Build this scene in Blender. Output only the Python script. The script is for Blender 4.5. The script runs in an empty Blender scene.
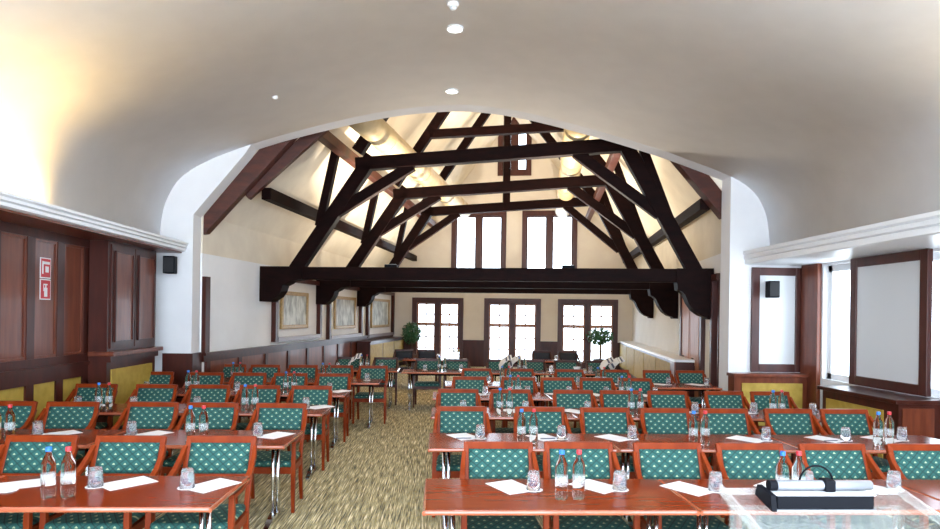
import bpy, bmesh, math, random
from mathutils import Vector, Matrix

random.seed(7)
C = bpy.context.scene.collection
SC = bpy.context.scene
V = Vector
PI = math.pi

# ------------------------------------------------------------------ camera
YAW, ROLL, EYE, FPX = 0.0472, 0.014, 1.85, 640.0
cam_d = bpy.data.cameras.new('camera')
cam_d.sensor_width = 36.0
cam_d.lens = FPX / 940.0 * 36.0
cam_d.shift_y = (315.0 - 264.5) / 940.0
cam_d.clip_end = 300
cam = bpy.data.objects.new('camera', cam_d)
C.objects.link(cam)
cam.matrix_world = (Matrix.Translation((0, 0, EYE)) @ Matrix.Rotation(-YAW, 4, 'Z')
                    @ Matrix.Rotation(PI / 2, 4, 'X') @ Matrix.Rotation(ROLL, 4, 'Z'))
SC.camera = cam

# ------------------------------------------------------------------ world and exposure
wd = bpy.data.worlds.new('overcast_sky')
SC.world = wd
wd.use_nodes = True
bg = wd.node_tree.nodes['Background']
bg.inputs[0].default_value = (0.74, 0.86, 1.0, 1)
bg.inputs[1].default_value = 4.8
SC.view_settings.view_transform = 'Standard'
SC.view_settings.look = 'None'
SC.view_settings.gamma = 1.0
SC.view_settings.use_curve_mapping = False
SC.cycles.transparent_max_bounces = 48
SC.cycles.sample_clamp_indirect = 6.0
SC.view_settings.exposure = 1.06


def lamp(name, kind, loc, energy, color, rot=(0, 0, 0), **kw):
    d = bpy.data.lights.new(name, kind)
    d.energy = energy
    d.color = color
    for k, v in kw.items():
        setattr(d, k, v)
    o = bpy.data.objects.new(name, d)
    C.objects.link(o)
    o.location = loc
    o.rotation_euler = rot
    return o


# cove lamps lying on the two cornices, shining up into the vault
lamp('cove_lamp', 'AREA', (-4.22, 6.7, 2.97), 26, (1.0, 0.66, 0.24), (PI, -0.7, 0), shape='RECTANGLE', size=0.25, size_y=1.2)
lamp('cove_lamp', 'AREA', (5.22, 4.7, 3.02), 22, (1.0, 0.80, 0.52), (PI, 0.7, 0), shape='RECTANGLE', size=0.25, size_y=1.2)

lamp('cove_lamp', 'AREA', (-4.2, 2.0, 2.99), 6, (0.96, 0.97, 1.0), (PI, 0.45, 0), shape='RECTANGLE', size=0.2, size_y=4.5)  # this pair is added out of view to brighten the vault
lamp('cove_lamp', 'AREA', (5.2, 1.2, 3.03), 6, (0.96, 0.97, 1.0), (PI, -0.45, 0), shape='RECTANGLE', size=0.2, size_y=3.5)

# ------------------------------------------------------------------ materials
MATS = {}


def nodes_of(m):
    return m.node_tree.nodes, m.node_tree.links


def mat(name, col, rough=0.5, metal=0.0, spec=0.5, coat=0.0):
    if name in MATS:
        return MATS[name]
    m = bpy.data.materials.new(name)
    m.use_nodes = True
    p = m.node_tree.nodes['Principled BSDF']
    p.inputs['Base Color'].default_value = (*col, 1)
    p.inputs['Roughness'].default_value = rough
    p.inputs['Metallic'].default_value = metal
    p.inputs['Specular IOR Level'].default_value = spec
    p.inputs['Coat Weight'].default_value = coat
    p.inputs['Coat Roughness'].default_value = 0.08
    MATS[name] = m
    return m


def wood(name, c1, c2, rough=0.35, scale=(3, 3, 30), coat=0.0, spec=0.5):
    m = mat(name, c1, rough, coat=coat, spec=spec)
    n, l = nodes_of(m)
    tc = n.new('ShaderNodeTexCoord')
    mp = n.new('ShaderNodeMapping')
    mp.inputs['Scale'].default_value = scale
    nz = n.new('ShaderNodeTexNoise')
    nz.inputs['Scale'].default_value = 1.0
    nz.inputs['Detail'].default_value = 5
    r = n.new('ShaderNodeValToRGB')
    r.color_ramp.elements[0].color = (*c1, 1)
    r.color_ramp.elements[0].position = 0.35
    r.color_ramp.elements[1].color = (*c2, 1)
    r.color_ramp.elements[1].position = 0.68
    l.new(tc.outputs['Object'], mp.inputs[0])
    l.new(mp.outputs[0], nz.inputs['Vector'])
    l.new(nz.outputs['Fac'], r.inputs[0])
    l.new(r.outputs[0], n['Principled BSDF'].inputs['Base Color'])
    return m


def noisy(name, c1, c2, rough, scale, bump=0.0, detail=4):
    m = mat(name, c1, rough)
    n, l = nodes_of(m)
    tc = n.new('ShaderNodeTexCoord')
    nz = n.new('ShaderNodeTexNoise')
    nz.inputs['Scale'].default_value = scale
    nz.inputs['Detail'].default_value = detail
    r = n.new('ShaderNodeValToRGB')
    r.color_ramp.elements[0].color = (*c1, 1)
    r.color_ramp.elements[0].position = 0.35
    r.color_ramp.elements[1].color = (*c2, 1)
    r.color_ramp.elements[1].position = 0.65
    l.new(tc.outputs['Object'], nz.inputs['Vector'])
    l.new(nz.outputs['Fac'], r.inputs[0])
    l.new(r.outputs[0], n['Principled BSDF'].inputs['Base Color'])
    if bump:
        b = n.new('ShaderNodeBump')
        b.inputs['Strength'].default_value = bump
        b.inputs['Distance'].default_value = 0.01
        l.new(nz.outputs['Fac'], b.inputs['Height'])
        l.new(b.outputs[0], n['Principled BSDF'].inputs['Normal'])
    return m


plaster = noisy('white_plaster', (0.77, 0.77, 0.78), (0.80, 0.80, 0.81), 0.85, 3.0)
barn_plaster = noisy('cream_roof_plaster', (0.70, 0.62, 0.50), (0.78, 0.70, 0.57), 0.9, 2.0)
wall_paint = noisy('white_wall_paint', (0.80, 0.80, 0.80), (0.84, 0.84, 0.84), 0.8, 2.0)
gable_paint = noisy('cream_wall_paint', (0.72, 0.64, 0.56), (0.77, 0.70, 0.61), 0.85, 2.0)
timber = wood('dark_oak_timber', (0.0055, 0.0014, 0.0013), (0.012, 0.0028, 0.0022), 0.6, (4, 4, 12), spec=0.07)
lit_rafter_wood = wood('lit_red_brown_timber', (0.045, 0.008, 0.0035), (0.085, 0.016, 0.006), 0.5, (5, 5, 14))  # lit copy of the dark timber, light put into the colour
panel_wood = wood('panelling_mahogany', (0.115, 0.024, 0.010), (0.185, 0.045, 0.018), 0.34, (14, 14, 1.6), coat=0.12, spec=0.4)
panel_dark = wood('panelling_mahogany_dark', (0.038, 0.0062, 0.003), (0.065, 0.011, 0.005), 0.38, (10, 10, 2), coat=0.05, spec=0.35)
frame_wood = wood('window_frame_wood', (0.045, 0.0095, 0.007), (0.075, 0.016, 0.010), 0.4, (10, 10, 2))
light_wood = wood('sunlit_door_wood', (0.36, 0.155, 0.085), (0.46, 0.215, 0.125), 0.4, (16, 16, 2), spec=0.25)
chair_wood = wood('chair_cherry_wood', (0.165, 0.020, 0.003), (0.23, 0.033, 0.005), 0.36, (12, 12, 5), spec=0.16)
table_wood = wood('table_cherry_veneer', (0.18, 0.022, 0.0035), (0.215, 0.029, 0.0048), 0.2, (3, 22, 3), spec=0.22)
edge_wood = wood('table_edge_wood', (0.30, 0.07, 0.03), (0.38, 0.10, 0.045), 0.1, (3, 22, 3), coat=0.8)
yellow_panel = noisy('mustard_panel', (0.38, 0.25, 0.035), (0.47, 0.32, 0.055), 0.6, 9.0)
white_paint = mat('white_gloss_paint', (0.80, 0.81, 0.82), 0.35)
grey_paint = mat('grey_white_paint', (0.62, 0.63, 0.65), 0.4)
sill_grey = mat('purple_grey_sill', (0.28, 0.24, 0.26), 0.4)
chrome = mat('chrome', (0.72, 0.73, 0.75), 0.14, 1.0)
black = mat('black_plastic', (0.006, 0.0065, 0.009), 0.5, spec=0.06)
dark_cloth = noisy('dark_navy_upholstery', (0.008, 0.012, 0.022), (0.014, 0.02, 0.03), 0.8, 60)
paper = mat('white_paper', (0.74, 0.74, 0.74), 0.8)
silver = mat('brushed_silver', (0.30, 0.31, 0.34), 0.35, 0.5)
silver_light = mat('light_silver_paint', (0.55, 0.56, 0.58), 0.4)
gold = noisy('gilt_frame', (0.32, 0.19, 0.06), (0.46, 0.30, 0.11), 0.4, 30)
red_sign = mat('red_sign_enamel', (0.50, 0.02, 0.03), 0.4)
blue_cap = mat('blue_cap', (0.02, 0.16, 0.55), 0.35)
red_cap = mat('red_cap', (0.55, 0.03, 0.04), 0.35)
ink = mat('dark_blue_print', (0.05, 0.06, 0.12), 0.5)
duct_metal = noisy('cream_duct_wrap', (0.46, 0.35, 0.19), (0.54, 0.42, 0.25), 0.45, 5)
leaf = noisy('green_leaf', (0.02, 0.09, 0.035), (0.05, 0.17, 0.07), 0.5, 20)
bark = noisy('trunk_bark', (0.07, 0.04, 0.025), (0.12, 0.07, 0.04), 0.8, 20)
terracotta = mat('dark_pot_glaze', (0.06, 0.025, 0.02), 0.4)
board_white = mat('whiteboard_enamel', (0.66, 0.67, 0.68), 0.22)
lens_on = mat('lamp_lens', (1, 1, 1), 0.3)
_p = lens_on.node_tree.nodes['Principled BSDF']
_p.inputs['Emission Color'].default_value = (1, 0.97, 0.9, 1)
_p.inputs['Emission Strength'].default_value = 4.0


def glass_mat(name, col, ior, rough=0.0, veil=0.0):
    m = bpy.data.materials.new(name)
    m.use_nodes = True
    n, l = nodes_of(m)
    n.remove(n['Principled BSDF'])
    g = n.new('ShaderNodeBsdfGlass')
    g.inputs['Color'].default_value = (*col, 1)
    g.inputs['IOR'].default_value = ior
    g.inputs['Roughness'].default_value = rough
    out = g.outputs[0]
    if veil:
        d = n.new('ShaderNodeBsdfDiffuse')
        d.inputs[0].default_value = (0.86, 0.88, 0.9, 1)
        m2 = n.new('ShaderNodeMixShader')
        m2.inputs[0].default_value = veil
        l.new(out, m2.inputs[1])
        l.new(d.outputs[0], m2.inputs[2])
        out = m2.outputs[0]
    l.new(out, n['Material Output'].inputs['Surface'])
    return m


def pane_mat(name, col, refl=1.0, veil=0.0):
    """thin sheet: straight-through transparency plus a fresnel mirror, optionally a little milky"""
    m = bpy.data.materials.new(name)
    m.use_nodes = True
    n, l = nodes_of(m)
    n.remove(n['Principled BSDF'])
    t = n.new('ShaderNodeBsdfTransparent')
    t.inputs[0].default_value = (*col, 1)
    g = n.new('ShaderNodeBsdfGlossy')
    g.inputs['Roughness'].default_value = 0.06
    fr = n.new('ShaderNodeFresnel')
    fr.inputs[0].default_value = 1.45
    mx = n.new('ShaderNodeMixShader')
    ge = n.new('ShaderNodeNewGeometry')
    iv = n.new('ShaderNodeMath')
    iv.operation = 'SUBTRACT'
    iv.inputs[0].default_value = 1.0
    l.new(ge.outputs['Backfacing'], iv.inputs[1])
    mu = n.new('ShaderNodeMath')
    mu.operation = 'MULTIPLY'
    l.new(fr.outputs[0], mu.inputs[0])
    l.new(iv.outputs[0], mu.inputs[1])
    l.new(mu.outputs[0], mx.inputs[0])
    l.new(t.outputs[0], mx.inputs[1])
    l.new(g.outputs[0], mx.inputs[2])
    out = mx.outputs[0]
    if veil:
        d = n.new('ShaderNodeBsdfDiffuse')
        d.inputs[0].default_value = (0.85, 0.88, 0.87, 1)
        m2 = n.new('ShaderNodeMixShader')
        m2.inputs[0].default_value = veil
        l.new(out, m2.inputs[1])
        l.new(d.outputs[0], m2.inputs[2])
        out = m2.outputs[0]
    l.new(out, n['Material Output'].inputs['Surface'])
    return m


bottle_glass = glass_mat('clear_bottle', (0.97, 0.99, 0.99), 1.2, 0.02)
tumbler_glass = glass_mat('clear_tumbler', (0.99, 0.99, 1.0), 1.16, 0.03, veil=0.09)
window_glass = pane_mat('window_glass', (0.97, 0.98, 0.98))
acrylic = pane_mat('clear_acrylic', (0.94, 0.96, 0.95), veil=0.035)
acrylic_edge = pane_mat('bright_acrylic_edge', (0.95, 0.97, 0.96), veil=0.16)
label_film = pane_mat('bottle_label_film', (0.95, 0.95, 0.97), veil=0.24)


def fabric_mat():
    m = mat('teal_fabric_with_motif', (0.02, 0.10, 0.08), 0.8)
    n, l = nodes_of(m)
    tc = n.new('ShaderNodeTexCoord')
    sp = n.new('ShaderNodeSeparateXYZ')
    l.new(tc.outputs['Object'], sp.inputs[0])

    def math_(op, a, b=None):
        q = n.new('ShaderNodeMath')
        q.operation = op
        for i, v in enumerate((a, b)):
            if v is None:
                continue
            if isinstance(v, (int, float)):
                q.inputs[i].default_value = v
            else:
                l.new(v, q.inputs[i])
        return q.outputs[0]
    x = sp.outputs[0]
    z = math_('ADD', sp.outputs[2], math_('MULTIPLY', sp.outputs[1], 0.6))
    P = 0.080
    u = math_('DIVIDE', math_('ADD', x, z), P)
    v = math_('DIVIDE', math_('SUBTRACT', x, z), P)
    fu = math_('SUBTRACT', math_('FRACT', math_('ADD', u, 50.0)), 0.5)
    fv = math_('SUBTRACT', math_('FRACT', math_('ADD', v, 50.0)), 0.5)
    au, av = math_('ABSOLUTE', fu), math_('ABSOLUTE', fv)
    edge = math_('MAXIMUM', au, av)
    lat = math_('GREATER_THAN', edge, 0.445)
    # little three-leaf motif in each diamond: a triangle with its tip up
    cx = math_('ABSOLUTE', math_('ADD', fu, fv))
    cz = math_('SUBTRACT', fu, fv)
    tri = math_('LESS_THAN', math_('ADD', math_('MULTIPLY', cx, 1.25), cz), 0.175)
    low = math_('GREATER_THAN', cz, -0.21)
    wide = math_('LESS_THAN', cx, 0.24)
    motif = math_('MULTIPLY', math_('MULTIPLY', tri, low), wide)
    mx = n.new('ShaderNodeMixRGB')
    mx.inputs[1].default_value = (0.012, 0.088, 0.076, 1)
    mx.inputs[2].default_value = (0.003, 0.026, 0.024, 1)
    l.new(lat, mx.inputs[0])
    m2 = n.new('ShaderNodeMixRGB')
    m2.inputs[2].default_value = (0.38, 0.45, 0.27, 1)
    l.new(motif, m2.inputs[0])
    l.new(mx.outputs[0], m2.inputs[1])
    l.new(m2.outputs[0], n['Principled BSDF'].inputs['Base Color'])
    return m


fabric = fabric_mat()


def carpet_mat():
    m = mat('striped_carpet', (0.3, 0.25, 0.12), 0.95)
    n, l = nodes_of(m)
    tc = n.new('ShaderNodeTexCoord')
    mp = n.new('ShaderNodeMapping')
    mp.inputs['Scale'].default_value = (85, 3.2, 1)
    mp.inputs['Rotation'].default_value = (0, 0, 0.0)
    nz = n.new('ShaderNodeTexNoise')
    nz.inputs['Scale'].default_value = 1.0
    nz.inputs['Detail'].default_value = 3
    nz.inputs['Roughness'].default_value = 0.6
    r = n.new('ShaderNodeValToRGB')
    cr = r.color_ramp
    cr.elements[0].position, cr.elements[0].color = 0.33, (0.07, 0.07, 0.045, 1)
    cr.elements[1].position, cr.elements[1].color = 0.67, (0.86, 0.77, 0.54, 1)
    for pos, col in ((0.41, (0.15, 0.125, 0.075, 1)), (0.46, (0.38, 0.28, 0.10, 1)), (0.515, (0.27, 0.26, 0.19, 1)),
                     (0.57, (0.56, 0.43, 0.19, 1))):
        e = cr.elements.new(pos)
        e.color = col
    l.new(tc.outputs['Object'], mp.inputs[0])
    l.new(mp.outputs[0], nz.inputs['Vector'])
    l.new(nz.outputs['Fac'], r.inputs[0])
    l.new(r.outputs[0], n['Principled BSDF'].inputs['Base Color'])
    return m


carpet = carpet_mat()


def painting_mat(k):
    m = mat('painted_canvas_%d' % k, (0.5, 0.5, 0.5), 0.5)
    n, l = nodes_of(m)
    tc = n.new('ShaderNodeTexCoord')
    mp = n.new('ShaderNodeMapping')
    mp.inputs['Location'].default_value = (k * 3.1, k, 0)
    mp.inputs['Scale'].default_value = (7, 7, 3.0)
    nz = n.new('ShaderNodeTexNoise')
    nz.inputs['Scale'].default_value = 1.0
    nz.inputs['Detail'].default_value = 5
    r = n.new('ShaderNodeValToRGB')
    r.color_ramp.elements[0].position = 0.3
    r.color_ramp.elements[0].color = (0.12, 0.12, 0.10, 1)
    r.color_ramp.elements[1].position = 0.62
    r.color_ramp.elements[1].color = (0.62, 0.63, 0.58, 1)
    e = r.color_ramp.elements.new(0.46)
    e.color = (0.34, 0.35, 0.32, 1)
    l.new(tc.outputs['Object'], mp.inputs[0])
    l.new(mp.outputs[0], nz.inputs['Vector'])
    l.new(nz.outputs['Fac'], r.inputs[0])
    l.new(r.outputs[0], n['Principled BSDF'].inputs['Base Color'])
    return m


# ------------------------------------------------------------------ mesh building
def world_loc(o):
    v = V((0, 0, 0))
    while o is not None:
        v = v + o.location
        o = o.parent
    return v


class MB:
    """collects shapes, then links them as ONE mesh object"""

    def __init__(self, fn=None):
        self.bm = bmesh.new()
        self.fn = fn

    def p(self, q):
        return V(self.fn(*q)) if self.fn else V(q)

    def box(self, x0, x1, y0, y1, z0, z1):
        vs = [self.bm.verts.new(self.p((x, y, z))) for x in (x0, x1) for y in (y0, y1) for z in (z0, z1)]
        for f in ((0, 1, 3, 2), (4, 6, 7, 5), (0, 4, 5, 1), (2, 3, 7, 6), (0, 2, 6, 4), (1, 5, 7, 3)):
            self.bm.faces.new([vs[i] for i in f])
        return self

    def beam(self, a, b, w, h, up=(0, 0, 1), w2=None, h2=None):
        a, b = self.p(a), self.p(b)
        d = (b - a).normalized()
        upv = V(up)
        side = d.cross(upv)
        if side.length < 1e-4:
            side = d.cross(V((0, 1, 0)))
        side.normalize()
        u = side.cross(d)
        w2, h2 = w2 or w, h2 or h
        r = []
        for c, ww, hh in ((a, w, h), (b, w2, h2)):
            r.append([self.bm.verts.new(c + side * sx * ww / 2 + u * sz * hh / 2) for sx, sz in ((-1, -1), (1, -1), (1, 1), (-1, 1))])
        self.bm.faces.new(r[0][::-1])
        self.bm.faces.new(r[1])
        for i in range(4):
            j = (i + 1) % 4
            self.bm.faces.new((r[0][i], r[0][j], r[1][j], r[1][i]))
        return self

    def prism(self, pts, axis, a, b):
        """2-D outline extruded along axis: 'x' takes (y,z), 'y' takes (x,z), 'z' takes (x,y)"""
        def mk(q, k):
            return {'x': (k, q[0], q[1]), 'y': (q[0], k, q[1]), 'z': (q[0], q[1], k)}[axis]
        A = [self.bm.verts.new(self.p(mk(q, a))) for q in pts]
        B = [self.bm.verts.new(self.p(mk(q, b))) for q in pts]
        self.bm.faces.new(A)
        self.bm.faces.new(B[::-1])
        n = len(pts)
        for i in range(n):
            j = (i + 1) % n
            self.bm.faces.new((A[i], B[i], B[j], A[j]))
        return self

    def sweep(self, pts, w, h, up=(0, 0, 1)):
        """rectangular bar along a polyline; w, h may be lists"""
        pts = [self.p(q) for q in pts]
        n = len(pts)
        ws = w if isinstance(w, (list, tuple)) else [w] * n
        hs = h if isinstance(h, (list, tuple)) else [h] * n
        rings = []
        for i, q in enumerate(pts):
            d = (pts[min(i + 1, n - 1)] - pts[max(i - 1, 0)]).normalized()
            side = d.cross(V(up))
            side.normalize()
            u = side.cross(d)
            rings.append([self.bm.verts.new(q + side * sx * ws[i] / 2 + u * sz * hs[i] / 2)
                          for sx, sz in ((-1, -1), (1, -1), (1, 1), (-1, 1))])
        self.bm.faces.new(rings[0][::-1])
        self.bm.faces.new(rings[-1])
        for a, b in zip(rings, rings[1:]):
            for i in range(4):
                j = (i + 1) % 4
                self.bm.faces.new((a[i], a[j], b[j], b[i]))
        return self

    def tube(self, pts, r, seg=10):
        pts = [self.p(q) for q in pts]
        n = len(pts)
        rs = r if isinstance(r, (list, tuple)) else [r] * n
        ref = V((0.31, 0.17, 0.93)).normalized()
        rings = []
        for i, q in enumerate(pts):
            d = (pts[min(i + 1, n - 1)] - pts[max(i - 1, 0)]).normalized()
            s = d.cross(ref).normalized()
            u = s.cross(d)
            rings.append([self.bm.verts.new(q + (s * math.cos(2 * PI * k / seg) + u * math.sin(2 * PI * k / seg)) * rs[i]) for k in range(seg)])
        self.bm.faces.new(rings[0][::-1])
        self.bm.faces.new(rings[-1])
        for a, b in zip(rings, rings[1:]):
            for i in range(seg):
                j = (i + 1) % seg
                self.bm.faces.new((a[i], a[j], b[j], b[i]))
        return self

    def lathe(self, prof, seg=20, c=(0, 0, 0)):
        """profile of (radius, z) turned about the z axis at c"""
        rings = []
        for r, z in prof:
            if r < 1e-6:
                rings.append([self.bm.verts.new(self.p((c[0], c[1], c[2] + z)))])
            else:
                rings.append([self.bm.verts.new(self.p((c[0] + r * math.cos(2 * PI * k / seg), c[1] + r * math.sin(2 * PI * k / seg), c[2] + z))) for k in range(seg)])
        for a, b in zip(rings, rings[1:]):
            for i in range(seg):
                j = (i + 1) % seg
                if len(a) == 1 and len(b) == 1:
                    continue
                if len(a) == 1:
                    self.bm.faces.new((a[0], b[i], b[j]))
                elif len(b) == 1:
                    self.bm.faces.new((a[i], a[j], b[0]))
                else:
                    self.bm.faces.new((a[i], a[j], b[j], b[i]))
        return self

    def quad(self, *pts):
        self.bm.faces.new([self.bm.verts.new(self.p(q)) for q in pts])
        return self

    def build(self, name, m, parent=None, smooth=False, bevel=0.0, local=False, subdiv=0):
        bm = self.bm
        bmesh.ops.recalc_face_normals(bm, faces=bm.faces)
        if bevel:
            es = [e for e in bm.edges if len(e.link_faces) == 2 and e.calc_face_angle(0) > 0.5]
            bmesh.ops.bevel(bm, geom=es, offset=bevel, segments=2, affect='EDGES', profile=0.5, clamp_overlap=True)
        if parent is None:
            lo = V([min(v.co[i] for v in bm.verts) for i in range(3)])
            hi = V([max(v.co[i] for v in bm.verts) for i in range(3)])
            base = V(((lo.x + hi.x) / 2, (lo.y + hi.y) / 2, lo.z))
        else:
            base = V((0, 0, 0)) if local else world_loc(parent)
        if base.length > 0:
            bmesh.ops.translate(bm, verts=bm.verts, vec=-base)
        me = bpy.data.meshes.new(name)
        bm.to_mesh(me)
        bm.free()
        if smooth:
            for f in me.polygons:
                f.use_smooth = True
        me.materials.append(m)
        o = bpy.data.objects.new(name, me)
        C.objects.link(o)
        if parent is None:
            o.location = base
        else:
            o.parent = parent
        if subdiv:
            md = o.modifiers.new('round', 'SUBSURF')
            md.levels = md.render_levels = subdiv
        return o


def tag(o, label=None, cat=None, group=None, kind=None):
    if label:
        o['label'] = label
    if cat:
        o['category'] = cat
    if group:
        o['group'] = group
    if kind:
        o['kind'] = kind
    return o


def empty(name, loc, label=None, cat=None, group=None, kind=None, rz=0.0):
    o = bpy.data.objects.new(name, None)
    o.empty_display_size = 0.1
    C.objects.link(o)
    o.location = loc
    o.rotation_euler = (0, 0, rz)
    return tag(o, label, cat, group, kind)


def dup(src, loc, rz=0.0, label=None):
    r = src.copy()
    C.objects.link(r)
    r.location = loc
    r.rotation_euler = (0, 0, rz)
    if label:
        r['label'] = label
    for ch in list(src.children):
        c = ch.copy()
        C.objects.link(c)
        c.parent = r
        for g in list(ch.children):
            d = g.copy()
            C.objects.link(d)
            d.parent = c
    return r


# room axes: y runs down the front room, the old hall behind is turned a little
H0 = V((-3.52, 12.9))
HB = V((0.165, 0.986)).normalized()
HP = V((HB.y, -HB.x))
HW = 8.6          # hall width
HT = 10.77        # hall length behind the first truss
YE = 10.33        # end wall of the front room, camera side
YB = 10.67        # its far side


def hall(s, t, z):
    q = H0 + HP * s + HB * t
    return (q.x, q.y, z)


def t_at_y(s, y):
    return (y - H0.y - HP.y * s) / HB.y


def ray(px, py=315.0):
    dx, dy = px - 470.0, py - 315.0
    u = dx * math.cos(ROLL) + dy * math.sin(ROLL)
    v = -dx * math.sin(ROLL) + dy * math.cos(ROLL)
    k = u / FPX
    return V((k * math.cos(YAW) + math.sin(YAW), math.cos(YAW) - k * math.sin(YAW), -v / FPX))


def x_at(px, y, py=315.0):
    d = ray(px, py)
    return d.x / d.y * y


def t_on(px, s, py=315.0):
    """distance t along the hall where the sight line px meets the long plane s"""
    d = ray(px, py)
    o = H0 + HP * s
    # (o + HB t) x d = 0
    return -(o.x * d.y - o.y * d.x) / (HB.x * d.y - HB.y * d.x)


def st_on_back(px, py, t=HT):
    d = ray(px, py)
    o = H0 + HB * t
    s = -(o.x * d.y - o.y * d.x) / (HP.x * d.y - HP.y * d.x)
    q = o + HP * s
    return s, EYE + d.z * q.y / d.y


def z_on(px, py, s, t):
    d = ray(px, py)
    q = H0 + HP * s + HB * t
    return EYE + d.z * q.y / d.y


# ------------------------------------------------------------------ floor, walls, vault
tag(MB().prism([(-4.9, -1.0), (6.3, -1.0), (6.3, 10.5), (9.5, 10.5), (9.5, 25.5), (-4.9, 25.5)], 'z', -0.12, 0.0).build('floor', carpet), kind='structure')

XL, XR = -4.64, 6.0


def grid_wall(mb, u0, u1, z0, z1, holes, put):
    us = sorted({u0, u1, *[h[0] for h in holes], *[h[1] for h in holes]})
    zs = sorted({z0, z1, *[h[2] for h in holes], *[h[3] for h in holes]})
    for a, b in zip(us, us[1:]):
        for c, d in zip(zs, zs[1:]):
            mu, mz = (a + b) / 2, (c + d) / 2
            if not any(h[0] < mu < h[1] and h[2] < mz < h[3] for h in holes):
                put(mb, a, b, c, d)


# left wall with its panelling
wl = tag(MB().box(XL - 0.25, XL, -0.9, YE, 0, 3.6).build('wall_left', panel_dark), kind='structure')
mb = MB()
mb.box(XL, XL + 0.06, -0.9, YE, 0, 0.16)
mb.box(XL, XL + 0.05, -0.9, YE, 0.99, 1.14)
mb.box(XL, XL + 0.075, -0.9, YE, 1.14, 1.18)
mb.box(XL, XL + 0.04, -0.9, YE, 1.18, 1.28)
mb.box(XL, XL + 0.045, -0.9, YE, 2.66, 2.785)
yy = 8.58
stiles = []
while yy > -0.8:
    stiles.append(yy)
    yy -= 0.57
for y in stiles:
    mb.box(XL, XL + 0.035, y - 0.07, y + 0.07, 0.16, 2.7)
mb.build('panel_rails', panel_dark, wl)
for a, b in zip(stiles[1:], stiles):
    MB().box(XL, XL + 0.012, a + 0.07, b - 0.07, 0.16, 0.99).build('yellow_panel', yellow_panel, wl)
    m_ = MB()
    m_.box(XL, XL + 0.012, a + 0.07, b - 0.07, 1.28, 2.66)
    m_.box(XL, XL + 0.026, a + 0.07, a + 0.095, 1.28, 2.66)
    m_.box(XL, XL + 0.026, b - 0.095, b - 0.07, 1.28, 2.66)
    m_.box(XL, XL + 0.026, a + 0.095, b - 0.095, 1.28, 1.31)
    m_.box(XL, XL + 0.026, a + 0.095, b - 0.095, 2.63, 2.66)
    m_.build('upper_panel', panel_wood, wl)

# cornices
def cornice(sgn, lip, back, z0, z1, name, soffit):
    h = z1 - z0
    pr = [(back, z0), (lip - sgn * 0.07, z0), (lip - sgn * 0.03, z0 + 0.012), (lip - sgn * 0.03, z0 + h * 0.33), (lip - sgn * 0.05, z0 + h * 0.37),
          (lip - sgn * 0.012, z0 + h * 0.45), (lip - sgn * 0.012, z0 + h * 0.64), (lip - sgn * 0.035, z0 + h * 0.69), (lip, z0 + h * 0.8), (lip, z1), (back, z1)]
    o = tag(MB().prism(pr, 'y', -0.9, YE).build(name, white_paint), kind='structure')
    if soffit:
        MB().box(XL + 0.02, lip - 0.1, -0.9, YE, z0 - 0.02, z0).build('soffit', panel_wood, o)
    return o


cornice(1, -3.99, XL, 2.785, 2.925, 'trim_1', True)
cornice(-1, 4.98, XR, 2.74, 2.965, 'trim_2', False)

# vaulted ceiling
VP_ = [(-4.44, 2.91), (-4.41, 3.3), (-4.33, 3.62), (-4.12, 3.96), (-3.74, 4.22), (-3.15, 4.47), (-2.6, 4.66), (-1.95, 4.85), (-1.25, 5.03),
       (-0.5, 5.17), (0.35, 5.24), (1.2, 5.17), (2.26, 4.95), (3.4, 4.65), (4.13, 4.42), (4.78, 4.18), (5.15, 3.94), (5.35, 3.6), (5.42, 3.2), (5.44, 2.93)]


def catmull(P, n=5):
    out = []
    for i in range(len(P) - 1):
        p0, p1, p2, p3 = (V(P[max(i - 1, 0)]), V(P[i]), V(P[i + 1]), V(P[min(i + 2, len(P) - 1)]))
        for k in range(n):
            t = k / n
            out.append(0.5 * ((2 * p1) + (p2 - p0) * t + (2 * p0 - 5 * p1 + 4 * p2 - p3) * t * t + (3 * p1 - p0 - 3 * p2 + p3) * t ** 3))
    out.append(V(P[-1]))
    return out


vp = catmull(VP_)
mb = MB()
n_ = len(vp)
nrm = []
for i in range(n_):
    d = (vp[min(i + 1, n_ - 1)] - vp[max(i - 1, 0)]).normalized()
    nrm.append(V((-d.y, d.x)))
outer = [q + nn * 0.15 for q, nn in zip(vp, nrm)]
rows_ = []
for y in (-2.4, YE):
    rows_.append(([mb.bm.verts.new((q.x, y, q.y)) for q in vp], [mb.bm.verts.new((q.x, y, q.y)) for q in outer]))
for i in range(n_ - 1):
    (a, A), (b, B) = rows_
    mb.bm.faces.new((a[i], a[i + 1], b[i + 1], b[i]))
    mb.bm.faces.new((A[i], B[i], B[i + 1], A[i + 1]))
    mb.bm.faces.new((a[i], A[i], A[i + 1], a[i + 1]))
    mb.bm.faces.new((b[i], b[i + 1], B[i + 1], B[i]))
mb.bm.faces.new((rows_[0][0][0], rows_[1][0][0], rows_[1][1][0], rows_[0][1][0]))
mb.bm.faces.new((rows_[0][0][-1], rows_[0][1][-1], rows_[1][1][-1], rows_[1][0][-1]))
ce = tag(mb.build('ceiling', plaster), kind='structure')
for f in ce.data.polygons:
    f.use_smooth = abs(f.normal.y) < 0.5 and f.area > 0.5

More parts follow.
